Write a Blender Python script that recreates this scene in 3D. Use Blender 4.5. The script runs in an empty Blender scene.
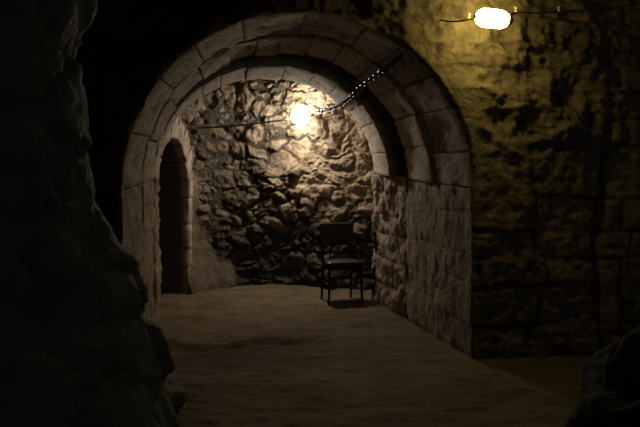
import bpy, math, random
import numpy as np
from mathutils import Vector, Matrix

random.seed(7)
RNG = np.random.RandomState(11)
scn = bpy.context.scene
COL = scn.collection
PI = math.pi
F, CX, HZ, CH = 700.0, 320.0, 172.0, 1.5      # focal length in pixels, picture centre, horizon row, camera height


def at(x, y, d):
    return Vector(((x - CX) / F * d, d, CH - (y - HZ) / F * d))


# ---------------------------------------------------------------- noise
def _hash(ix, iy, iz):
    n = (ix.astype(np.int64) * 374761393 + iy.astype(np.int64) * 668265263 + iz.astype(np.int64) * 2147483647) & 0x7fffffff
    n = ((n ^ (n >> 13)) * 1274126177) & 0x7fffffff
    n = ((n ^ (n >> 16)) * 668265263) & 0x7fffffff
    return (n & 0xffff) / 65535.0


def vnoise(x, y, z):
    ix, iy, iz = np.floor(x), np.floor(y), np.floor(z)
    fx, fy, fz = x - ix, y - iy, z - iz
    fx, fy, fz = [t * t * t * (t * (t * 6 - 15) + 10) for t in (fx, fy, fz)]
    r = 0
    for a in (0, 1):
        for b in (0, 1):
            for c in (0, 1):
                w = (fx if a else 1 - fx) * (fy if b else 1 - fy) * (fz if c else 1 - fz)
                r = r + w * _hash(ix + a, iy + b, iz + c)
    return r * 2 - 1


def fbm(P, scale, octv=4, seed=0.0, ridged=False):
    P = np.asarray(P, float)
    s, a, out = scale, 1.0, np.zeros(len(P))
    for o in range(octv):
        # rotate the lattice a little each octave so that no axis shows
        q = 0.6 + o * 0.9
        x = P[:, 0] * math.cos(q) - P[:, 1] * math.sin(q)
        y = P[:, 0] * math.sin(q) + P[:, 1] * math.cos(q)
        n = vnoise(x * s + seed + 31.7 * o, y * s + 17.3 * o + seed, P[:, 2] * s + 7.1 * o)
        if ridged:
            n = 1 - 2 * np.abs(n)
        out += a * n
        s *= 2.03
        a *= 0.5
    return out


def smooth(a, b, x):
    t = np.clip((x - a) / (b - a), 0, 1)
    return t * t * (3 - 2 * t)


# ---------------------------------------------------------------- objects
def mesh_obj(name, verts, faces, m, parent=None, tint=None, flat=False):
    me = bpy.data.meshes.new(name)
    me.from_pydata([tuple(map(float, v)) for v in verts], [], [tuple(map(int, f)) for f in faces])
    if tint is not None:
        at_ = me.attributes.new('tint', 'FLOAT', 'POINT')
        at_.data.foreach_set('value', np.asarray(tint, dtype=np.float32))
    me.materials.append(m)
    if not flat:
        me.polygons.foreach_set('use_smooth', [True] * len(me.polygons))
    me.update()
    o = bpy.data.objects.new(name, me)
    COL.objects.link(o)
    if parent is not None:
        o.parent = parent
        o.matrix_parent_inverse = Matrix.Translation(parent.location).inverted() if parent.rotation_euler.z == 0 else Matrix.Identity(4)
    return o


def tag(o, label, cat, group=None):
    o['label'] = label
    o['category'] = cat
    if group:
        o['group'] = group
    return o


def thing(name, label, cat, loc=(0, 0, 0), rz=0.0, group=None):
    o = bpy.data.objects.new(name, None)
    o.empty_display_size = 0.1
    COL.objects.link(o)
    o.location = loc
    o.rotation_euler = (0, 0, rz)
    return tag(o, label, cat, group)


def struct(o):
    o['kind'] = 'structure'
    return o


def grid_faces(nu, nv, flip=False):
    i, j = np.meshgrid(np.arange(nu - 1), np.arange(nv - 1), indexing='ij')
    a = (i * nv + j).ravel()
    f = np.stack([a, a + nv, a + nv + 1, a + 1], 1)
    return f[:, ::-1] if flip else f


# ---------------------------------------------------------------- materials
def stone_mat(name, c1, c2, scale=6.0, bump=0.4, bscale=40.0, rough=0.9, tint=False, c3=None, dist=0.02, spec=0.2):
    m = bpy.data.materials.new(name)
    m.use_nodes = True
    nt = m.node_tree
    N, L = nt.nodes, nt.links
    bs = N['Principled BSDF']
    bs.inputs['Roughness'].default_value = rough
    bs.inputs['Specular IOR Level'].default_value = spec
    geo = N.new('ShaderNodeNewGeometry')
    n1 = N.new('ShaderNodeTexNoise')
    n1.inputs['Scale'].default_value = scale
    n1.inputs['Detail'].default_value = 8
    n1.inputs['Roughness'].default_value = 0.65
    L.new(geo.outputs['Position'], n1.inputs['Vector'])
    r = N.new('ShaderNodeValToRGB')
    r.color_ramp.elements[0].position = 0.32
    r.color_ramp.elements[1].position = 0.68
    r.color_ramp.elements[0].color = (*c1, 1)
    r.color_ramp.elements[1].color = (*c2, 1)
    L.new(n1.outputs['Fac'], r.inputs['Fac'])
    colout = r.outputs['Color']
    if tint:
        a = N.new('ShaderNodeAttribute')
        a.attribute_name = 'tint'
        mx = N.new('ShaderNodeMix')
        mx.data_type = 'RGBA'
        mx.blend_type = 'MIX'
        L.new(a.outputs['Fac'], mx.inputs[0])
        L.new(colout, mx.inputs[6])
        mx.inputs[7].default_value = (*(c3 or c1), 1)
        colout = mx.outputs[2]
    L.new(colout, bs.inputs['Base Color'])
    n2 = N.new('ShaderNodeTexNoise')
    n2.inputs['Scale'].default_value = bscale
    n2.inputs['Detail'].default_value = 6
    n2.inputs['Roughness'].default_value = 0.6
    L.new(geo.outputs['Position'], n2.inputs['Vector'])
    b = N.new('ShaderNodeBump')
    b.inputs['Strength'].default_value = bump
    b.inputs['Distance'].default_value = dist
    L.new(n2.outputs['Fac'], b.inputs['Height'])
    L.new(b.outputs['Normal'], bs.inputs['Normal'])
    return m


def plain_mat(name, c, rough=0.5, metal=0.0, bump=0.1, bscale=60):
    m = stone_mat(name, tuple(v * 0.75 for v in c), c, 12, bump, bscale, rough, dist=0.004, spec=0.5)
    m.node_tree.nodes['Principled BSDF'].inputs['Metallic'].default_value = metal
    return m


def glow_mat(name, c, s):
    m = bpy.data.materials.new(name)
    m.use_nodes = True
    bs = m.node_tree.nodes['Principled BSDF']
    bs.inputs['Base Color'].default_value = (0.8, 0.8, 0.75, 1)
    bs.inputs['Emission Color'].default_value = (*c, 1)
    bs.inputs['Emission Strength'].default_value = s
    return m


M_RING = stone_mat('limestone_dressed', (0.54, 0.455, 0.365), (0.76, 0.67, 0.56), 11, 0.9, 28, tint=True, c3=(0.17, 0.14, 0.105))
M_INNER = stone_mat('limestone_pale', (0.52, 0.44, 0.36), (0.74, 0.65, 0.55), 12, 0.8, 32, tint=True, c3=(0.13, 0.12, 0.115))
M_JAMB = stone_mat('limestone_rough', (0.32, 0.25, 0.19), (0.56, 0.46, 0.37), 8, 0.7, 30, tint=True, c3=(0.11, 0.08, 0.055))
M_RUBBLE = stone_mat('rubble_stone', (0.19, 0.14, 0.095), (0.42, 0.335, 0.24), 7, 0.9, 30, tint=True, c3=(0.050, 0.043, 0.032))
M_FRONT = stone_mat('ashlar_stone', (0.16, 0.118, 0.075), (0.42, 0.32, 0.22), 9, 1.0, 30, tint=True, c3=(0.06, 0.045, 0.03))
M_DOOR = stone_mat('limestone_door', (0.42, 0.34, 0.27), (0.66, 0.56, 0.46), 9, 0.5, 40, tint=True, c3=(0.10, 0.093, 0.088))
M_EARTH = stone_mat('earth_floor', (0.13, 0.098, 0.060), (0.235, 0.185, 0.118), 3, 0.6, 25, tint=True, c3=(0.09, 0.065, 0.04))
M_ROCK = stone_mat('wet_dark_rock', (0.085, 0.083, 0.078), (0.21, 0.205, 0.19), 5, 0.7, 22, rough=0.75, spec=0.12)
M_BOULDER = stone_mat('dark_boulder_rock', (0.028, 0.028, 0.025), (0.065, 0.065, 0.058), 6, 0.8, 20, rough=0.8, spec=0.1)
M_CEIL = stone_mat('cave_ceiling', (0.10, 0.085, 0.06), (0.18, 0.15, 0.11), 3, 0.8, 20)
M_BLACKMETAL = plain_mat('black_metal', (0.02, 0.02, 0.02), 0.4, 0.6)
M_VINYL = plain_mat('black_vinyl', (0.022, 0.02, 0.019), 0.45)
M_STEEL = plain_mat('steel', (0.10, 0.098, 0.095), 0.32, 1.0)
M_STEEL_SHADE = plain_mat('steel_shade', (0.018, 0.016, 0.015), 0.6)
M_CABLE = plain_mat('cable_rubber', (0.03, 0.028, 0.025), 0.6)
M_CERAMIC = plain_mat('ceramic_white', (0.7, 0.66, 0.5), 0.4)
M_GLOW_W = glow_mat('glass_lit_warm_white', (1.0, 0.87, 0.70), 160)
M_GLOW_Y = glow_mat('glass_lit_yellow', (1.0, 0.82, 0.23), 27)


# ---------------------------------------------------------------- arch curves
class Arch:
    """feet (x, depth), spring height, crown height"""

    def __init__(s, L, R, zs, za):
        s.L, s.R = np.array(L, float), np.array(R, float)
        s.zs, s.za = zs, za
        s.mid = (s.L + s.R) / 2
        s.half = (s.R - s.L) / 2
        s.r = np.linalg.norm(s.half)
        s.dir = s.half / s.r

    def p(s, th, off=0.0):      # th: array, pi = left spring, 0 = right spring
        c, sn = np.cos(th), np.sin(th)
        h = c * (s.r + off)
        return np.stack([s.mid[0] + h * s.dir[0], s.mid[1] + h * s.dir[1], s.zs + sn * (s.za - s.zs + off)], -1)


def px(x, d):
    return ((x - CX) / F * d, d)


A = Arch(px(122, 5.05), px(472, 5.58), 1.37, 2.715)
B0 = Arch(px(142, 5.60), px(436, 6.29), 1.40, 2.672)
B1 = Arch(px(143, 5.62), px(431, 6.31), 1.40, 2.650)
C = Arch(px(153.5, 6.20), px(407, 7.05), 1.43, 2.612)
D = Arch(px(154.5, 6.22), px(388, 7.20), 1.45, 2.515)
E = Arch(px(158.5, 6.90), px(373.5, 8.10), 1.48, 2.49)


def box_grid(na, nb, nc):
    """surface lattice of a unit box: params (n,3) and faces"""
    idx, pts, faces = {}, [], []

    def v(i, j, k):
        if (i, j, k) not in idx:
            idx[(i, j, k)] = len(pts)
            pts.append((i / na, j / nb, k / nc))
        return idx[(i, j, k)]
    for i in range(na):
        for j in range(nb):
            for k, fl in ((0, 0), (nc, 1)):
                f = [v(i, j, k), v(i, j + 1, k), v(i + 1, j + 1, k), v(i + 1, j, k)]
                faces.append(f[::-1] if fl else f)
    for i in range(na):
        for k in range(nc):
            for j, fl in ((0, 0), (nb, 1)):
                f = [v(i, j, k), v(i + 1, j, k), v(i + 1, j, k + 1), v(i, j, k + 1)]
                faces.append(f[::-1] if fl else f)
    for j in range(nb):
        for k in range(nc):
            for i, fl in ((0, 0), (na, 1)):
                f = [v(i, j, k), v(i, j, k + 1), v(i, j + 1, k + 1), v(i, j + 1, k)]
                faces.append(f[::-1] if fl else f)
    return np.array(pts), np.array(faces)


def edge_round(a, n, w):
    """pull the lattice so that rows sit close to the two ends"""
    return a


def voussoir(parent, F0, K0, t0, t1, T, mat, seed, rough=0.012, off=0.0, c0=0.0, gap=0.003, tw=0.0, setback=0.0, base=0.0, shade_front=0.0, shade_soffit=0.0):
    na, nb, nc = 12, 12, 4
    q, faces = box_grid(na, nb, nc)

    def ease(x):        # denser at both ends
        return 0.5 - 0.5 * np.cos(PI * x) * (0.55 + 0.45 * np.abs(np.cos(PI * x)))
    a, b, c = ease(q[:, 0]), ease(q[:, 1]), q[:, 2]
    g = gap / F0.r
    th = t0 - g + (t1 - t0 + 2 * g) * a          # t0 > t1
    r = c0 + c * T
    # worn rounded arrises on the underside
    ea = np.minimum(a, 1 - a) * abs(t0 - t1) * F0.r
    eb = np.minimum(b, 1 - b) * 0.5
    rnd = 0.007 * (np.exp(-ea / 0.010) + 1.2 * np.exp(-eb / 0.014)) * (c < 0.01)
    off_ = off + tw * (a - 0.5)
    P = F0.p(th, 0) * (1 - b)[:, None] + K0.p(th, 0) * b[:, None]
    mid = np.append((F0.mid * 0.5 + K0.mid * 0.5), (F0.zs + K0.zs) / 2)
    nrm = np.stack([np.cos(th) * F0.dir[0], np.cos(th) * F0.dir[1], np.sin(th)], -1)
    n = fbm(P * 1.0, 5.0, 5, seed)
    n2 = fbm(P * 1.0, 26.0, 3, seed + 4)
    inner = 1 - smooth(0.0, 0.5, c)
    P = P + nrm * (r + off_ + rnd + inner * (rough * n + rough * 0.7 * n2))[:, None]
    # front and back arrises wander a little
    ax = (K0.mid - F0.mid)
    ax = ax / np.linalg.norm(ax)
    P[:, :2] += ax[None, :] * (setback * (1 - b) * smooth(0.0, 0.3, c))[:, None]
    wob = 0.014 * fbm(P, 9.0, 3, seed + 9) * (np.minimum(b, 1 - b) < 0.02)
    P[:, 0] += ax[0] * wob
    P[:, 1] += ax[1] * wob
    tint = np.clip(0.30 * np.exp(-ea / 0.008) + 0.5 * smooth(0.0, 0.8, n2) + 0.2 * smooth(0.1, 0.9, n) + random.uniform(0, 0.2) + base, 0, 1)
    tint = np.where((b < 0.02) & (c > 0.05), np.maximum(tint, shade_front), tint)  # front face coloured dark, painting the shadow it stands in
    tint = np.where((c < 0.01) & (b > 0.1), np.maximum(tint, shade_soffit), tint)  # underside of the opening coloured dark, its shade put into the tone
    return mesh_obj('voussoir', P, faces, mat, parent, tint)


def jamb(parent, F0, K0, side, T, mat, seed, rough=0.02, zb=-0.12, gs=1.0, setback=0.0):
    """masonry upright below the springing: side 0 = left, 1 = right"""
    f0, k0 = (F0.L, K0.L) if side == 0 else (F0.R, K0.R)
    sgn = -1 if side == 0 else 1
    L = np.linalg.norm(k0 - f0)
    nz, nb, nc = 90, max(14, int(L / 0.022)), 3
    q, faces = box_grid(nz, nb, nc)
    if side == 1:
        faces = faces[:, ::-1]
    a, b, c = q[:, 0], q[:, 1], q[:, 2]
    zt = F0.zs * (1 - b) + K0.zs * b - 0.004
    z = zb + (zt - zb) * a
    base = f0[None, :] * (1 - b)[:, None] + k0[None, :] * b[:, None]
    P = np.stack([base[:, 0] + sgn * F0.dir[0] * c * T, base[:, 1] + sgn * F0.dir[1] * c * T, z], -1)
    ax = (k0 - f0) / L
    P[:, :2] += ax[None, :] * (setback * (1 - b) * smooth(0.0, 0.34, c))[:, None]
    inner = (c < 0.01) * 1.0
    rs = np.random.RandomState(int(seed))
    joints = [0.02]
    while joints[-1] < 1.6:
        joints.append(joints[-1] + rs.uniform(0.2, 0.36))
    zz = z + 0.02 * fbm(P, 3.0, 2, seed)
    dj = np.min(np.abs(zz[:, None] - np.array(joints)[None, :]), 1)
    course = np.searchsorted(joints, zz)
    step = (_hash(course * 7 + int(seed), course * 3, course * 0 + 1) - 0.5) * 0.03 * gs
    # one upright joint in each course
    vj = 0.25 + 0.5 * _hash(course * 5, course * 11 + int(seed), course * 0)
    dv = np.abs(b - vj) * L
    groove = gs * (0.022 * np.exp(-(dj / 0.014) ** 2) + 0.016 * np.exp(-(dv / 0.012) ** 2))
    n = fbm(P, 6, 5, seed)
    n2 = fbm(P * np.array([1, 1, 0.4]), 20, 4, seed + 3)
    P[:, 0] += sgn * inner * (groove + step + rough * n + rough * 0.7 * n2) * F0.dir[0]
    P[:, 1] += sgn * inner * (groove + step + rough * n + rough * 0.7 * n2) * F0.dir[1]
    tint = np.clip(groove * 22 + 0.25 * smooth(-0.3, 1.0, n) + 0.35 * smooth(-0.2, 0.8, n2) + 0.2 * smooth(0.7, 0.0, z), 0, 1)
    return mesh_obj('jamb', P, faces, mat, parent, tint)


def tier(name, label, F0, K0, n, T, mat, seed, rough, jrough, jm, gs, setback=0.0, jF=None, jK=None, shade_front=0.0, left_shade=0.3, right_shade=0.0, jT=None):
    t = thing(name, label, 'arch', (F0.mid[0], F0.mid[1], 0))
    rs = np.random.RandomState(seed)
    w = rs.uniform(0.7, 1.3, n)
    w = w / w.sum() * PI
    cuts = [PI]
    for k in range(n):
        cuts.append(cuts[-1] - w[k])
    cuts[-1] = 0.0
    for k in range(n):
        m = (cuts[k] + cuts[k + 1]) / 2
        base = left_shade * float(smooth(PI * 0.55, PI * 0.85, m))  # left stones coloured darker, standing in for weaker lamp light there
        base += right_shade * float(smooth(0.25, 0.5, m) * smooth(1.25, 0.9, m))  # upper right stones darker, so the lower ones look lamp-lit
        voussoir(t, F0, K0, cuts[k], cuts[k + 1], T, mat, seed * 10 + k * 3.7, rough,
                 off=rs.uniform(-0.012, 0.012), tw=rs.uniform(-0.014, 0.014), setback=setback, base=base, shade_front=shade_front)
    jF, jK = jF or F0, jK or K0
    jamb(t, jF, jK, 0, jT or T, jm, seed + 1, jrough, gs=gs, setback=setback)
    jamb(t, jF, jK, 1, jT or T, jm, seed + 2, jrough, gs=gs, setback=setback)
    return t


B1J = Arch(B1.L, B0.R, B1.zs, B1.za)
DJ = Arch(D.L, C.R, D.zs, D.za)
tier('stone_arch', 'outermost and largest ring of the stepped stone arch, nearest the yellow lamp', A, B0, 11, 0.36, M_RING, 3, 0.011, 0.007, M_JAMB, 0.2, setback=0.42, right_shade=0.35)
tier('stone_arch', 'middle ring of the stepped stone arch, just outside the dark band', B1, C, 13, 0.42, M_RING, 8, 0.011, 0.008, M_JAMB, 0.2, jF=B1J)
tier('stone_arch', 'innermost and brightest pale ring of the stepped stone arch', D, E, 12, 0.42, M_INNER, 14, 0.008, 0.026, M_JAMB, 0.5, jF=DJ, shade_front=1.0, left_shade=0.1)


# ---------------------------------------------------------------- walls with an arched hole
def holed_grid(ua, ub, nu, za, zb, nz, c, r, zs, zr, hole_bottom=True):
    """grid over (u, z); the arch hole: centre c, half width r, springing zs, rise zr. Border rows are snapped to the hole."""
    u = np.linspace(ua, ub, nu)
    z = np.linspace(za, zb, nz)
    U, Z = [t.ravel() for t in np.meshgrid(u, z, indexing='ij')]
    du = (U - c) / r
    dz = np.where(Z > zs, (Z - zs) / zr, 0.0)
    rho = np.sqrt(du ** 2 + dz ** 2)
    inside = rho < 1
    cell = 1.6 * max((ub - ua) / (nu - 1), (zb - za) / (nz - 1)) / r
    near = inside & (rho > 1 - cell)
    k = np.where(rho > 1e-6, 1 / np.maximum(rho, 1e-6), 1)
    U2 = np.where(near, c + (U - c) * k, U)
    Z2 = np.where(near & (Z > zs), zs + (Z - zs) * k, Z)
    f = grid_faces(nu, nz)
    deep = inside & ~near
    keep = ~deep[f].any(1)
    # a face with all four corners snapped is a sliver inside the hole
    keep &= ~(inside[f].all(1))
    return U2, Z2, f[keep], rho


def clean(P, faces, tint):
    used = np.unique(faces)
    m = -np.ones(len(P), int)
    m[used] = np.arange(len(used))
    return P[used], m[faces], tint[used]


# courses of the front wall, with upright joints
def ashlar(u, z, seed, joints, wmin, wmax):
    rs = np.random.RandomState(seed)
    course = np.searchsorted(joints, z)
    dist = np.min(np.abs(z[:, None] - np.array(joints)[None, :]), 1)
    bid = np.zeros(len(u))
    dv = np.full(len(u), 9.0)
    for k in range(len(joints) + 1):
        m = course == k
        cuts = [-5.0 + rs.uniform(0, 0.4)]
        while cuts[-1] < 6:
            cuts.append(cuts[-1] + rs.uniform(wmin, wmax))
        cuts = np.array(cuts)
        dv[m] = np.min(np.abs(u[m][:, None] - cuts[None, :]), 1)
        bid[m] = np.searchsorted(cuts, u[m]) + 100 * k
    return bid, np.minimum(dist, dv), dist, dv


def build_front():
    dirv = A.dir
    nrm = np.array([dirv[1], -dirv[0]])          # towards the camera
    rr = A.r + 0.004
    res = 0.0165
    ua, ub, za, zb = -4.2, 4.0, -0.15, 3.6
    U, Z, f, rho = holed_grid(ua, ub, int((ub - ua) / res), za, zb, int((zb - za) / res), 0.0, rr, A.zs, A.za - A.zs + 0.004)
    P = np.stack([A.mid[0] + U * dirv[0], A.mid[1] + U * dirv[1], Z], -1)
    wz = Z + 0.035 * fbm(P, 1.6, 3, 5.0)
    wu = U + 0.04 * fbm(P, 1.9, 3, 9.0)
    joints = [-0.05, 0.27, 0.56, 0.80, 1.02, 1.31, 1.70, 1.93, 2.14, 2.33, 2.52, 2.74, 3.0, 3.3]
    bid, dd, dh, dv = ashlar(wu, wz, 4, joints, 0.38, 0.95)
    h0 = _hash(bid, bid * 3, bid * 0 + 2)
    out = (h0 - 0.5) * 0.035
    groove = np.exp(-(dh / 0.020) ** 2) * (0.35 + 0.65 * smooth(-0.3, 0.3, fbm(P, 2.3, 2, 3))) + 0.7 * np.exp(-(dv / 0.016) ** 2)
    groove = np.clip(groove, 0, 1)
    up = smooth(1.45, 1.95, Z + 0.15 * fbm(P, 1.5, 2, 2))
    n = fbm(P, 3.2, 5, 7.0)
    rg = fbm(P * np.array([1, 1, 1.25]), 4.6, 5, 15.0, ridged=True)
    fine = fbm(P, 26, 3, 3.0)
    rg2 = fbm(P * np.array([0.8, 0.8, 1.2]), 10.5, 4, 16.0, ridged=True)
    groove = groove * (1 - 0.55 * up)
    h = out - 0.028 * groove + 0.016 * n + 0.007 * fine + 0.012 * rg2
    h += up * (0.031 * rg + 0.020 * n) * (1 + 0.7 * smooth(1.15, 1.45, U) * smooth(2.75, 2.55, Z))
    h += (1 - up) * 0.012 * rg
    h += 0.05 * (1 - smooth(1.0, 1.45, rho)) * smooth(0.3, 0.8, U) * smooth(1.3, 1.7, Z)
    lit_plaster = np.exp(-((rho - 1.0) / 0.22) ** 2) * smooth(0.6, 0.9, U) * smooth(1.1, 1.45, Z)
    h = h * (1 - 0.85 * lit_plaster) + 0.035 * lit_plaster + 0.004 * fine * lit_plaster
    # deep upright crevice to the right of the broad blocks
    sx = 2.50
    cre = np.exp(-((U - sx - 0.05 * fbm(P, 1.5, 2, 8)) / 0.04) ** 2)
    h -= 0.09 * cre * smooth(2.6, 1.6, Z)
    # the wall stands back on the left of the arch and leans out over the top at right
    back = smooth(0.5, -1.0, U) * 0.30
    lim = smooth(1.0, 1.25, rho)
    h = h * smooth(0.999, 1.010, rho) - back * lim
    P[:, 0] += nrm[0] * h
    P[:, 1] += nrm[1] * h
    tint = np.clip(0.75 * groove + 0.45 * smooth(0.1, 1.2, -rg) * up + 0.30 * h0 + 0.20 * smooth(1.5, 0.3, Z) + 0.55 * smooth(0.95, 0.1, U) + 0.25 * smooth(0.0, 0.8, fine), 0, 1)  # also darkened left of the lamp, fading light put into the colour
    tint = tint * (1 - 0.8 * lit_plaster) + 0.35 * lit_plaster * smooth(1.8, 2.1, Z)  # plaster paler low, darker high: lamp light put into its colour
    P, f, tint = clean(P, f, tint)
    return struct(mesh_obj('wall_front', P, f[:, ::-1], M_FRONT, None, tint))


build_front()


# ---------------------------------------------------------------- rubble back wall
def rubble(U, Z, seed, sx, sz):
    """domed stones from a jittered lattice: f1, f2 distance, id"""
    x, z = U / sx, Z / sz
    row = np.floor(z)
    f1 = np.full(len(U), 9.0)
    f2 = np.full(len(U), 9.0)
    ident = np.zeros(len(U))
    for dj in (-2, -1, 0, 1, 2):
        r = row + dj
        xs = x + 0.5 * (np.mod(r, 2))
        ci = np.floor(xs)
        for di in (-2, -1, 0, 1, 2):
            c = ci + di
            jx = c + 0.5 + 0.75 * (_hash(c, r, c * 0 + seed) - 0.5)
            jz = r + 0.5 + 0.75 * (_hash(c, r, c * 0 + seed + 5) - 0.5)
            wgt = 0.78 + 0.5 * _hash(c, r, c * 0 + seed + 9)
            d = np.sqrt(((xs - jx)) ** 2 + ((z - jz)) ** 2) * wgt
            closer = d < f1
            f2 = np.where(closer, f1, np.minimum(f2, d))
            ident = np.where(closer, c * 131 + r * 17, ident)
            f1 = np.where(closer, d, f1)
    return f1, f2, ident


BACK_L, BACK_R = np.array([-1.32, 9.22]), np.array([0.95, 9.08])


def build_back():
    pts = [np.array([-1.80, 8.72]), np.array([-1.62, 9.02]), np.array([-1.42, 9.24]), np.array([-1.15, 9.36]), np.array([-0.45, 9.31]), np.array([0.0, 9.15]), np.array([0.6, 8.98]), np.array([0.95, 8.93])]
    seg = np.array([0] + [np.linalg.norm(pts[i + 1] - pts[i]) for i in range(len(pts) - 1)])
    cum = np.cumsum(seg)
    res = 0.0115
    nu, nz = int(cum[-1] / res), int(3.2 / res)
    u = np.linspace(0, cum[-1], nu)
    z = np.linspace(-0.15, 3.05, nz)
    U, Z = [t.ravel() for t in np.meshgrid(u, z, indexing='ij')]
    X = np.interp(U, cum, [p[0] for p in pts])
    Y = np.interp(U, cum, [p[1] for p in pts])
    # smoothed plan
    ks = 17
    P = np.stack([X, Y, Z], -1)
    du = 0.06
    tx = np.interp(U + du, cum, [p[0] for p in pts]) - np.interp(U - du, cum, [p[0] for p in pts])
    ty = np.interp(U + du, cum, [p[1] for p in pts]) - np.interp(U - du, cum, [p[1] for p in pts])
    ln = np.sqrt(tx ** 2 + ty ** 2)
    nx, ny = ty / ln, -tx / ln
    wu = U + 0.085 * fbm(P, 3.2, 4, 2.0)
    wz = Z + 0.065 * fbm(P, 3.4, 4, 7.0)
    f1, f2, ident = rubble(wu, wz, 3, 0.30, 0.215)
    g1, g2, gid = rubble(wu + 0.03 * fbm(P, 8, 2, 3), wz, 6, 0.15, 0.10)
    split = (_hash(ident, ident * 7, ident * 0 + 8) < 0.38)
    edge = np.where(split, np.minimum(f2 - f1, 0.55 * (g2 - g1)), f2 - f1)
    ident = np.where(split, ident * 3 + gid, ident)
    gapw = 0.16 + 0.12 * fbm(P, 4.5, 3, 13.0)
    lit_lime = smooth(-0.45, 0.05, X + 0.2 * fbm(P, 2.0, 3, 41.0)) * smooth(0.9, 1.4, Z)  # plastery area with fewer gaps; its paleness also stands in for lamp light
    gapw = gapw * (1.25 - 0.6 * lit_lime)
    dome = smooth(0.0, 1.0, edge / np.clip(gapw * 1.9, 0.08, 1)) * 0.75 + 0.25 * smooth(0, 0.6, edge)
    h0 = _hash(ident, ident * 5, ident * 0 + 4)
    tlx = _hash(ident, ident * 2, ident * 0 + 14) - 0.5
    tlz = _hash(ident, ident * 9, ident * 0 + 24) - 0.5
    n = fbm(P, 8, 5, 3.0)
    rg = fbm(P, 6.5, 5, 5.0, ridged=True)
    fine = fbm(P, 36, 4, 1.0)
    facet = 0.05 * (tlx * np.sin(wu * 14 + h0 * 6) + tlz * np.sin(wz * 18 + h0 * 9))
    stone = 0.062 * dome * (0.35 + 0.9 * h0) + facet * dome + 0.022 * n + 0.020 * rg + 0.008 * fine
    stone += 0.05 * fbm(P, 1.6, 2, 21.0)
    mort = smooth(-0.3, 0.7, fbm(P, 2.2, 3, 31.0))
    stone = np.where(stone < 0.02 * mort, 0.02 * mort + 0.6 * (stone - 0.02 * mort), stone)
    # smooth earthy mass in the left corner, spreading at its foot
    lim = 0.42 + 0.62 * smooth(0.9, 0.0, Z) ** 1.5 + 0.06 * fbm(P, 3, 2, 4)
    earth = smooth(lim + 0.10, lim - 0.10, U) * smooth(1.75, 1.35, Z + 0.1 * n)
    em = 0.05 + 0.018 * fbm(P, 4, 4, 6.0) + 0.006 * fine + 0.22 * smooth(0.7, 0.0, Z) ** 2
    h = stone * (1 - earth) + em * earth
    # rough broken patch by the lamp
    dx, dz = (X + 0.16), (Z - 1.72)
    h -= 0.09 * np.exp(-((dx - 0.13) ** 2 / 0.012 + (dz) ** 2 / 0.01))
    P[:, 0] += nx * h
    P[:, 1] += ny * h
    tint = np.clip((1.0 - 0.2 * mort - 0.65 * lit_lime) * (1 - smooth(0.45 * gapw, 1.25 * gapw, edge)) + 0.5 * h0 * dome * (1 - 0.6 * lit_lime) + 0.3 * smooth(0.1, 0.9, n), 0, 1) * (1 - earth) + earth * (0.28 + 0.2 * n)
    tint = np.clip(tint + 0.35 * smooth(-0.25, -0.6, X) * smooth(0.9, 1.6, Z) - 0.15 * smooth(-0.3, 0.0, X) + 0.75 * smooth(1.25, 0.3, Z) * (1 - 0.6 * earth), 0, 1)  # darker left and low, paler right: lamp falloff put into the stone colour
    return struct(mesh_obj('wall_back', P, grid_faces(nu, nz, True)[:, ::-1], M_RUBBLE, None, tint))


build_back()


def plan_wall(name, pts, z0, z1, res, mat, seed, amp, side):
    pts = [np.array(p, float) for p in pts]
    seg = np.array([0] + [np.linalg.norm(pts[i + 1] - pts[i]) for i in range(len(pts) - 1)])
    cum = np.cumsum(seg)
    nu, nz = max(8, int(cum[-1] / res)), int((z1 - z0) / res)
    U, Z = [t.ravel() for t in np.meshgrid(np.linspace(0, cum[-1], nu), np.linspace(z0, z1, nz), indexing='ij')]
    X = np.interp(U, cum, [p[0] for p in pts])
    Y = np.interp(U, cum, [p[1] for p in pts])
    P = np.stack([X, Y, Z], -1)
    f1, f2, ident = rubble(U + 0.05 * fbm(P, 3, 2, seed), Z, seed, 0.3, 0.2)
    h = amp * (fbm(P, 5, 5, seed) * 0.5 + smooth(0.02, 0.4, f2 - f1))
    P[:, 0] += side * h
    tint = np.clip(0.8 * (1 - smooth(0.03, 0.2, f2 - f1)), 0, 1)
    return struct(mesh_obj(name, P, grid_faces(nu, nz, side < 0), mat, None, tint))


plan_wall('wall_right', [(0.66, 8.06), (0.70, 8.5), (0.80, 9.1)], -0.12, 3.05, 0.02, M_RUBBLE, 21, 0.05, -1)


# left wall of the chamber, with its arched side doorway
DOOR = Arch((-1.64, 8.63), (-1.72, 7.26), 1.18, 1.88)        # 'left' foot is the far one


def build_left():
    c0, r = 7.945, 0.685 + 0.36
    U, Z, f, rho = holed_grid(6.93, 9.15, 116, -0.12, 3.05, 160, c0, r, 1.18, 0.70 + 0.36)
    X = -1.76 + 0.0 * U
    P = np.stack([X, U, Z], -1)
    P[:, 0] += 0.025 * fbm(P, 6, 4, 3.0)
    tint = np.full(len(U), 0.4)
    P, f, tint = clean(P, f, tint)
    struct(mesh_obj('wall_left', P, f, M_RUBBLE, None, tint))
    # dim passage behind the doorway
    U, Z = [t.ravel() for t in np.meshgrid(np.linspace(6.6, 9.3, 60), np.linspace(-0.12, 3.05, 70), indexing='ij')]
    P = np.stack([-2.75 + 0 * U, U, Z], -1)
    P[:, 0] += 0.05 * fbm(P, 3, 4, 8)
    struct(mesh_obj('wall_left', P, grid_faces(60, 70), M_RUBBLE, None, np.full(len(U), 0.5)))


build_left()


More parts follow.
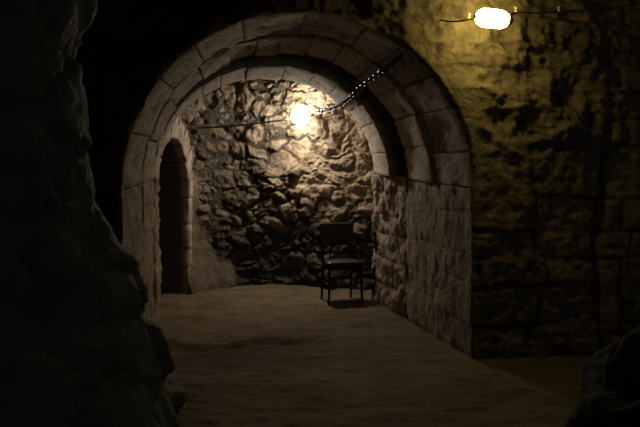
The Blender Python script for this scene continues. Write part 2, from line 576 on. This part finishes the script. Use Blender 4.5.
def build_doorway():
    t = thing('doorway_arch', 'narrow arched stone side doorway at the left of the lit chamber, dark inside', 'doorway', (-1.64, 7.82, 0))
    rs = np.random.RandomState(5)
    F0 = DOOR
    dep = np.array([-0.62, 0.0])
    for ring, (c0, T, n, push) in enumerate(((0.0, 0.17, 9, 0.03), (0.185, 0.17, 10, 0.0))):
        Fr = Arch(F0.L + np.array([push, 0]), F0.R + np.array([push, 0]), F0.zs, F0.za)
        Kr = Arch(F0.L + dep, F0.R + dep, F0.zs, F0.za)
        cuts = np.linspace(PI, 0, n + 1)
        cuts[1:-1] += rs.uniform(-0.05, 0.05, n - 1)
        for k in range(n):
            voussoir(t, Fr, Kr, cuts[k], cuts[k + 1], T, M_DOOR, 40 + k * 2.3 + ring * 50, 0.012, shade_soffit=(1.0 if ring == 0 else 0),
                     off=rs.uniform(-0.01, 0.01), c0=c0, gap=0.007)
        # uprights, course by course, kept as one jamb each
        for foot, sg in ((F0.L, 1), (F0.R, -1)):
            q, faces = box_grid(60, 12, 6)
            a, b, c = q[:, 0], q[:, 1], q[:, 2]
            z = -0.1 + (F0.zs + 0.1 - 0.004) * a
            P = np.stack([foot[0] + push + b * dep[0], foot[1] + sg * (c0 + c * T), z], -1)
            joints = np.array([0.05, 0.33, 0.55, 0.86])[None, :] + (0.08 * ring)
            dj = np.min(np.abs(z[:, None] - joints), 1)
            g = np.exp(-(dj / 0.012) ** 2)
            n_ = fbm(P, 7, 4, 11 + ring)
            face = (b < 0.01)
            P[:, 0] += face * (-0.018 * g + 0.014 * n_)
            P[:, 1] += (c < 0.01) * sg * (0.012 * g + 0.010 * n_)
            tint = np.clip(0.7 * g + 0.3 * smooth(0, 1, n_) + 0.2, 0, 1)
            tint = np.where((c < 0.01) & (b > 0.12) & (ring == 0), 1.0, tint)  # inner reveal painted dark in place of shade
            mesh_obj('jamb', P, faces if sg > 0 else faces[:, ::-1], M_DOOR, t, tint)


build_doorway()


# ---------------------------------------------------------------- floor and ceilings
def build_floor():
    x = np.linspace(-4.2, 4.4, 287)
    y = np.concatenate([np.linspace(-1.0, 3.4, 60)[:-1], np.linspace(3.4, 9.6, 290)])
    X, Y = [t.ravel() for t in np.meshgrid(x, y, indexing='ij')]
    P = np.stack([X, Y, 0 * X], -1)
    n = fbm(P, 1.1, 5, 2.0)
    fine = fbm(P * np.array([0.6, 1.3, 1]), 7.0, 4, 6.0)
    h = 0.018 * n + 0.010 * fine + 0.005 * fbm(P, 30, 2, 1.0)
    # worn hollow by the left jamb and the low bank in front of it
    wy = Y + 0.16 * fbm(P, 1.7, 3, 4.0) - 0.45 * smooth(-1.0, 0.1, X) * 0.5
    hollow = smooth(6.15, 6.0, wy) * smooth(5.0, 5.9, wy) * smooth(0.35, -0.45, X + 0.15 * fbm(P, 2.2, 3, 14.0))
    h -= 0.05 * hollow
    h *= 1 - 0.8 * np.exp(-(((X - 0.25) / 0.5) ** 2 + ((Y - 8.1) / 0.5) ** 2))
    # dirt banks up at the foot of the left corner
    P[:, 2] = h
    tint = np.clip(0.35 * smooth(-0.2, 0.9, n) + 0.6 * hollow + 0.2 * smooth(0.1, 0.8, fine), 0, 1)  # hollow also coloured darker, its shade put into the earth tone
    struct(mesh_obj('floor', P, grid_faces(len(x), len(y)), M_EARTH, None, tint))


build_floor()


def build_ceiling(name, x0, x1, y0, y1, zc, amp, nx, ny, seed):
    X, Y = [t.ravel() for t in np.meshgrid(np.linspace(x0, x1, nx), np.linspace(y0, y1, ny), indexing='ij')]
    P = np.stack([X, Y, 0 * X + zc], -1)
    P[:, 2] += amp * fbm(P, 1.2, 4, seed)
    struct(mesh_obj(name, P, grid_faces(nx, ny, True), M_CEIL))


build_ceiling('ceiling', -4.2, 4.4, 0.6, 5.9, 3.45, 0.10, 120, 90, 3.0)
build_ceiling('ceiling', -2.8, 1.2, 6.6, 9.6, 2.98, 0.03, 70, 60, 5.0)


# ---------------------------------------------------------------- foreground rocks
def build_left_rock():
    prof = [(-0.2, 200), (0.40, 192), (0.55, 176), (0.72, 160), (0.86, 143), (1.00, 139), (1.10, 134), (1.20, 112), (1.28, 103), (1.45, 97),
            (1.58, 86), (1.70, 77), (1.85, 72), (2.02, 74), (2.10, 80), (2.25, 90), (3.5, 100)]
    DR = 3.0
    zs = np.array([p[0] for p in prof])
    xe = np.array([(p[1] - CX) / F * DR for p in prof])
    nt, nz = 240, 260
    th = np.linspace(-PI * 0.98, PI * 0.45, nt)
    z = np.linspace(-0.15, 2.95, nz)
    TH, Z = [t.ravel() for t in np.meshgrid(th, z, indexing='ij')]
    E_ = np.interp(Z, zs, xe) - 0.065 - 0.05 * smooth(1.0, 0.4, Z)
    top = np.sqrt(np.clip((2.95 - Z) / 0.45, 0, 1))
    cx, cy = -2.9, DR + 0.1
    P0 = np.stack([np.cos(TH), np.sin(TH), Z], -1)
    rx = (E_ - cx) * top
    X = cx + rx * np.cos(TH)
    Y = cy + 0.95 * top * np.sin(TH) * (0.8 + 0.35 * smooth(1.4, 0.2, Z))
    P = np.stack([X, Y, Z], -1)
    rid = fbm(P, 1.6, 5, 3.0, ridged=True)
    n = fbm(P, 4.5, 5, 8.0)
    f1, f2, ident = rubble(TH * 1.3 + 0.15 * n, Z + 0.1 * rid, 12, 0.5, 0.34)
    facet = (_hash(ident, ident * 3, ident * 0) - 0.5) * 0.10 * smooth(0, 0.25, f2 - f1) + 0.05 * smooth(0.0, 0.3, f2 - f1)
    h = 0.030 * rid + 0.024 * n + 0.75 * facet - 0.02
    P[:, 0] += np.cos(TH) * h
    P[:, 1] += np.sin(TH) * h
    o = mesh_obj('rock_outcrop', P, grid_faces(nt, nz), M_ROCK)
    tag(o, 'tall dark wet rock outcrop filling the left foreground in front of the arch', 'rock')


build_left_rock()


def build_boulder():
    nt, nv = 160, 90
    th = np.linspace(0, 2 * PI, nt, endpoint=False)
    ph = np.linspace(-0.25, PI / 2, nv)
    TH, PH = [t.ravel() for t in np.meshgrid(th, ph, indexing='ij')]
    D_ = np.stack([np.cos(TH) * np.cos(PH), np.sin(TH) * np.cos(PH), np.sin(PH)], -1)
    n = fbm(D_, 1.3, 5, 3.0, ridged=True)
    n2 = fbm(D_, 3.4, 4, 7.0)
    r = 1 + 0.10 * n + 0.08 * n2
    X = 2.16 + 1.02 * D_[:, 0] * r
    Y = 3.15 + 0.75 * D_[:, 1] * r
    Z = -0.05 + 0.94 * D_[:, 2] * r
    P = np.stack([X, Y, Z], -1)
    f = list(grid_faces(nt, nv))
    for j in range(nv - 1):
        a, b = (nt - 1) * nv + j, j
        f.append((a, b, b + 1, a + 1))
    o = mesh_obj('boulder', P, f, M_BOULDER)
    tag(o, 'dark low boulder in the bottom right foreground beside the floor', 'rock')


build_boulder()


# ---------------------------------------------------------------- small shape helpers
def tube(path, r, n=8, closed=False, cap=True):
    path = [Vector(p) for p in path]
    V, Fc = [], []
    prev = None
    m = len(path)
    for i, p in enumerate(path):
        if closed:
            t = path[(i + 1) % m] - path[i - 1]
        else:
            t = path[min(i + 1, m - 1)] - path[max(i - 1, 0)]
        t.normalize()
        if prev is None:
            up = Vector((0, 0, 1)) if abs(t.z) < 0.9 else Vector((1, 0, 0))
            a = t.cross(up).normalized()
        else:
            a = (prev - t * prev.dot(t)).normalized()
        prev = a
        b = t.cross(a)
        rr = r[i] if isinstance(r, (list, tuple)) else r
        for k in range(n):
            q = 2 * PI * k / n
            V.append(p + a * (rr * math.cos(q)) + b * (rr * math.sin(q)))
    lim = m if closed else m - 1
    for i in range(lim):
        j = (i + 1) % m
        for k in range(n):
            l = (k + 1) % n
            Fc.append((i * n + k, i * n + l, j * n + l, j * n + k))
    if cap and not closed:
        Fc.append(tuple(range(n))[::-1])
        Fc.append(tuple((m - 1) * n + k for k in range(n)))
    return V, Fc


def lathe_x(prof, n=24):
    """prof: list of (x, r); axis along x"""
    V, Fc = [], []
    for x, r in prof:
        for k in range(n):
            q = 2 * PI * k / n
            V.append(Vector((x, r * math.cos(q), r * math.sin(q))))
    for i in range(len(prof) - 1):
        for k in range(n):
            l = (k + 1) % n
            Fc.append((i * n + k, (i + 1) * n + k, (i + 1) * n + l, i * n + l))
    Fc.append(tuple(range(n)))
    Fc.append(tuple((len(prof) - 1) * n + k for k in range(n))[::-1])
    return V, Fc


def join(parts):
    V, Fc = [], []
    for v, f in parts:
        o = len(V)
        V += [tuple(p) for p in v]
        Fc += [tuple(i + o for i in q) for q in f]
    return V, Fc


def rbox(sx, sy, sz, c=(0, 0, 0), bev=0.01, seg=3, rot=None, warp=None):
    """rounded box: lattice clamped to an inner box then pushed out"""
    n = 8
    q, f = box_grid(n, n, n)
    t = q * 2 - 1
    hx = np.array([sx, sy, sz]) / 2
    # denser near the ends
    s = np.sign(t) * (1 - (1 - np.abs(t)) ** 2.2)
    p = s * hx
    inner = hx - bev
    cl = np.clip(p, -inner, inner)
    d = p - cl
    ln = np.linalg.norm(d, axis=1)
    out = np.where((ln > 1e-9)[:, None], cl + d / np.maximum(ln, 1e-9)[:, None] * bev, p)
    if warp:
        out = warp(out)
    V = [Vector(v) for v in out]
    if rot is not None:
        V = [rot @ v for v in V]
    return [v + Vector(c) for v in V], [tuple(x) for x in f]


# ---------------------------------------------------------------- lamps
def lamp(label, pos, glow, rz, tilt, wall_pt, group='oval jar lamps on the walls', half=0.128, rad=0.070):
    t = thing('wall_lamp', label, 'lamp', pos, 0, group)
    R = Matrix.Rotation(rz, 4, 'Z') @ Matrix.Rotation(tilt, 4, 'Y')
    T = Matrix.Translation(pos)
    prof = []
    for i in range(13):
        q = -PI / 2 + PI * i / 24 * 2
    xs = [-half, -half * .96, -half * .85, -half * .62, -half * .3, half * .3, half * .62, half * .82, half * .90]
    rs = [.010, rad * .42, rad * .72, rad * .95, rad, rad, rad * .96, rad * .80, rad * .62]

    def put(name, vf, m):
        V = [T @ (R @ Vector(v)) for v in vf[0]]
        o = mesh_obj(name, V, vf[1], m, t)
        return o
    put('lamp_glass', lathe_x(list(zip(xs, rs)), 28), glow)
    put('collar', lathe_x([(half * .88, rad * .66), (half * .9, rad * .74), (half * 1.04, rad * .74), (half * 1.06, rad * .5), (half * 1.25, rad * .36), (half * 1.27, .012)], 20), M_CERAMIC)
    put('end_cap', lathe_x([(-half * 1.10, .004), (-half * 1.09, .012), (-half * 1.01, .014), (-half * .985, .006)], 16), M_BLACKMETAL)
    # bracket from the collar back to the wall
    c = T @ (R @ Vector((half * 1.16, 0, 0)))
    w = Vector(wall_pt)
    mid = (c + w) / 2 + Vector((0, 0, 0.02))
    V, Fc = join([tube([c, mid, w], 0.009, 10), tube([w + Vector((0, -0.012, 0)), w + Vector((0, 0.03, 0))], 0.035, 16)])
    mesh_obj('bracket', V, Fc, M_BLACKMETAL, t)
    return t


P_Y = at(492, 18.5, 5.18)
lamp('glowing yellow oval lamp mounted high on the rough wall right of the arch', P_Y, M_GLOW_Y, 0.19, 0.06, at(512, 13, 5.70))
P_W = at(300, 117, 8.86)
lamp('glowing white oval lamp hung on the rubble wall inside the arch', P_W, M_GLOW_W, 0.55, 0.05, at(316, 113, 9.3), half=0.12, rad=0.08)


# ---------------------------------------------------------------- cables, insulators, chain
def sag(a, b, s, n=14):
    a, b = Vector(a), Vector(b)
    return [a.lerp(b, i / n) - Vector((0, 0, s * 4 * (i / n) * (1 - i / n))) for i in range(n + 1)]


V, Fc = join([tube(sag(at(440, 20, 5.50), at(474.5, 17.6, 5.18), 0.02), 0.006)])
tag(mesh_obj('cable', V, Fc, M_CABLE), 'thin cable strung along the wall left of the yellow lamp', 'cable')
V, Fc = join([tube(sag(at(512.5, 15.2, 5.40), at(515.5, 12, 5.44), 0.0) + sag(at(516, 11.5, 5.44), at(559, 11, 5.56), 0.015) + sag(at(559.5, 11, 5.56), at(640, 3, 5.7), 0.02), 0.006)])
tag(mesh_obj('cable', V, Fc, M_CABLE), 'thin cable strung along the wall right of the yellow lamp', 'cable')
V, Fc = tube(sag(at(196, 128, 8.80), at(288.5, 119, 8.86), 0.02, 24), 0.011)
tag(mesh_obj('cable', V, Fc, M_CABLE), 'dark cable crossing the rubble wall left of the white lamp', 'cable')


def insulator(label, p):
    t = thing('insulator', label, 'insulator', p, 0, 'small cable insulators by the yellow lamp')
    pr = [(-0.022, 0.008), (-0.020, 0.014), (-0.008, 0.014), (-0.005, 0.009), (0.005, 0.009), (0.008, 0.014), (0.020, 0.014), (0.022, 0.008)]
    V, Fc = lathe_x(pr, 16)
    V = [Vector((v.y, v.z, v.x)) + Vector(p) for v in V]
    mesh_obj('ceramic_body', V, Fc, M_CERAMIC, t)
    V, Fc = tube([Vector(p), Vector(p) + Vector((0.03, 0.33, 0))], 0.004)
    mesh_obj('pin', V, Fc, M_BLACKMETAL, t)


insulator('small ceramic cable insulator touching the right end of the yellow lamp', at(516, 9.5, 5.44))
insulator('small ceramic cable insulator farther right of the yellow lamp', at(559, 9, 5.56))
insulator('small ceramic cable insulator left of the yellow lamp', at(469, 16, 5.40))


def build_chain():
    way = [at(401, 56, 5.62), at(383, 70, 5.95), at(365, 83.5, 6.5), at(351, 97, 7.0), at(342, 104.5, 7.5), at(327, 110, 8.3), at(315, 112.5, 8.80)]
    pts, L = [way[0]], [0]
    fine = []
    for a, b in zip(way, way[1:]):
        for i in range(40):
            fine.append(a.lerp(b, i / 40))
    fine.append(way[-1])
    cum = [0]
    for a, b in zip(fine, fine[1:]):
        cum.append(cum[-1] + (b - a).length)
    pitch = 0.070
    n = int(cum[-1] / pitch)
    t = thing('chain', 'dark steel chain slung from the arch ring towards the white lamp', 'chain', way[0])

    def pos(s):
        return Vector([np.interp(s, cum, [p[k] for p in fine]) for k in range(3)])
    for i in range(n):
        p, q = pos(i * pitch), pos((i + 1) * pitch)
        d = (q - p).normalized()
        side = d.cross(Vector((0, 0, 1))).normalized()
        up = side.cross(d)
        w = side if i % 2 else up
        w = (w + (up if i % 2 else side) * random.uniform(-0.3, 0.3)).normalized()
        c = (p + q) / 2
        loop = []
        for k in range(20):
            ang = 2 * PI * k / 20
            x = math.cos(ang)
            loop.append(c + d * (0.016 * (1 if x > 0 else -1) * min(1, abs(x) * 4) + 0.029 * x) + w * (0.027 * math.sin(ang)))
        V, Fc = tube(loop, 0.0090, 8, closed=True)
        mesh_obj('link', V, Fc, M_STEEL if i < n * 0.42 else M_STEEL_SHADE, t)  # lower links use a darker copy, painting their backlit shade
    V, Fc = tube([way[0] + Vector((0.0, -0.01, 0.0)), way[0] + Vector((0.02, 0.02, 0.03)), way[0] + Vector((0.06, 0.10, 0.14))], 0.009)
    mesh_obj('hook', V, Fc, M_BLACKMETAL, t)


build_chain()


# ---------------------------------------------------------------- chair
def build_chair():
    loc = Vector((0.245, 8.12, 0.0))
    t = thing('chair', 'black padded chair standing alone before the rubble wall under the white lamp', 'chair', loc, 0)
    R = Matrix.Rotation(math.radians(13), 4, 'Z')

    def put(name, vf, m, flat=False):
        V = [R @ Vector(v) + loc for v in vf[0]]
        return mesh_obj(name, V, vf[1], m, t, flat=flat)
    w, dp = 0.19, 0.19          # half width, half depth (front is -y)

    def seatwarp(p):
        q = p.copy()
        q[:, 0] *= 1 + 0.10 * (-p[:, 1] / 0.21)
        q[:, 2] += np.where(p[:, 2] > 0, 0.012 * (1 - (p[:, 0] / 0.22) ** 2) * (1 - (p[:, 1] / 0.22) ** 2), 0)
        return q
    put('seat', rbox(0.40, 0.41, 0.05, (0, -0.01, 0.455), 0.022, warp=seatwarp), M_VINYL)
    for s in (-1, 1):
        put('leg', tube([(s * 0.185, -dp, 0.43), (s * 0.19, -dp - 0.008, 0.2), (s * 0.195, -dp - 0.012, 0.0)], [0.018, 0.016, 0.013], 12), M_BLACKMETAL)
        put('leg', tube([(s * 0.172, dp, 0.43), (s * 0.175, dp + 0.012, 0.2), (s * 0.180, dp + 0.035, 0.0)], [0.018, 0.016, 0.013], 12), M_BLACKMETAL)
        put('back_post', tube([(s * 0.172, dp, 0.42), (s * 0.175, dp + 0.015, 0.58), (s * 0.178, dp + 0.045, 0.76), (s * 0.178, dp + 0.062, 0.87)], [0.018, 0.017, 0.015, 0.012], 12), M_BLACKMETAL)

    def bw(p):
        q = p.copy()
        q[:, 1] += 0.035 * (p[:, 0] / 0.2) ** 2 * -1 + 0.16 * (p[:, 2]) * 1
        q[:, 0] *= 1 + 0.06 * (p[:, 2] / 0.13)
        return q
    put('backrest', rbox(0.40, 0.045, 0.265, (0, dp + 0.03, 0.765), 0.02, warp=bw), M_VINYL)
    ap = [rbox(0.35, 0.022, 0.05, (0, -dp, 0.41), 0.004), rbox(0.33, 0.022, 0.05, (0, dp, 0.41), 0.004)]
    ap += [rbox(0.022, 0.36, 0.05, (s * 0.178, 0, 0.41), 0.004) for s in (-1, 1)]
    put('seat_frame', join(ap), M_BLACKMETAL)
    put('stretcher', tube([(-0.177, dp + 0.01, 0.26), (0.177, dp + 0.01, 0.26)], 0.010, 10), M_BLACKMETAL)
    put('stretcher', tube([(-0.19, -dp - 0.005, 0.30), (0.19, -dp - 0.005, 0.30)], 0.010, 10), M_BLACKMETAL)
    for s in (-1, 1):
        put('stretcher', tube([(s * 0.19, -dp - 0.005, 0.22), (s * 0.177, dp + 0.012, 0.22)], 0.010, 10), M_BLACKMETAL)


build_chair()

# ---------------------------------------------------------------- world, camera
w = bpy.data.worlds.new('World')
scn.world = w
w.use_nodes = True
w.node_tree.nodes['Background'].inputs[0].default_value = (0.8, 0.9, 0.82, 1)
w.node_tree.nodes['Background'].inputs[1].default_value = 0.028

cam = bpy.data.cameras.new('Camera')
cam.sensor_width = 36
cam.lens = F / 640 * 36
cam.shift_y = -(213.5 - HZ) / 640
co = bpy.data.objects.new('Camera', cam)
COL.objects.link(co)
co.location = (0, 0, CH)
co.rotation_euler = (PI / 2, 0, 0)
scn.camera = co
scn.view_settings.view_transform = 'Standard'
scn.view_settings.exposure = 0
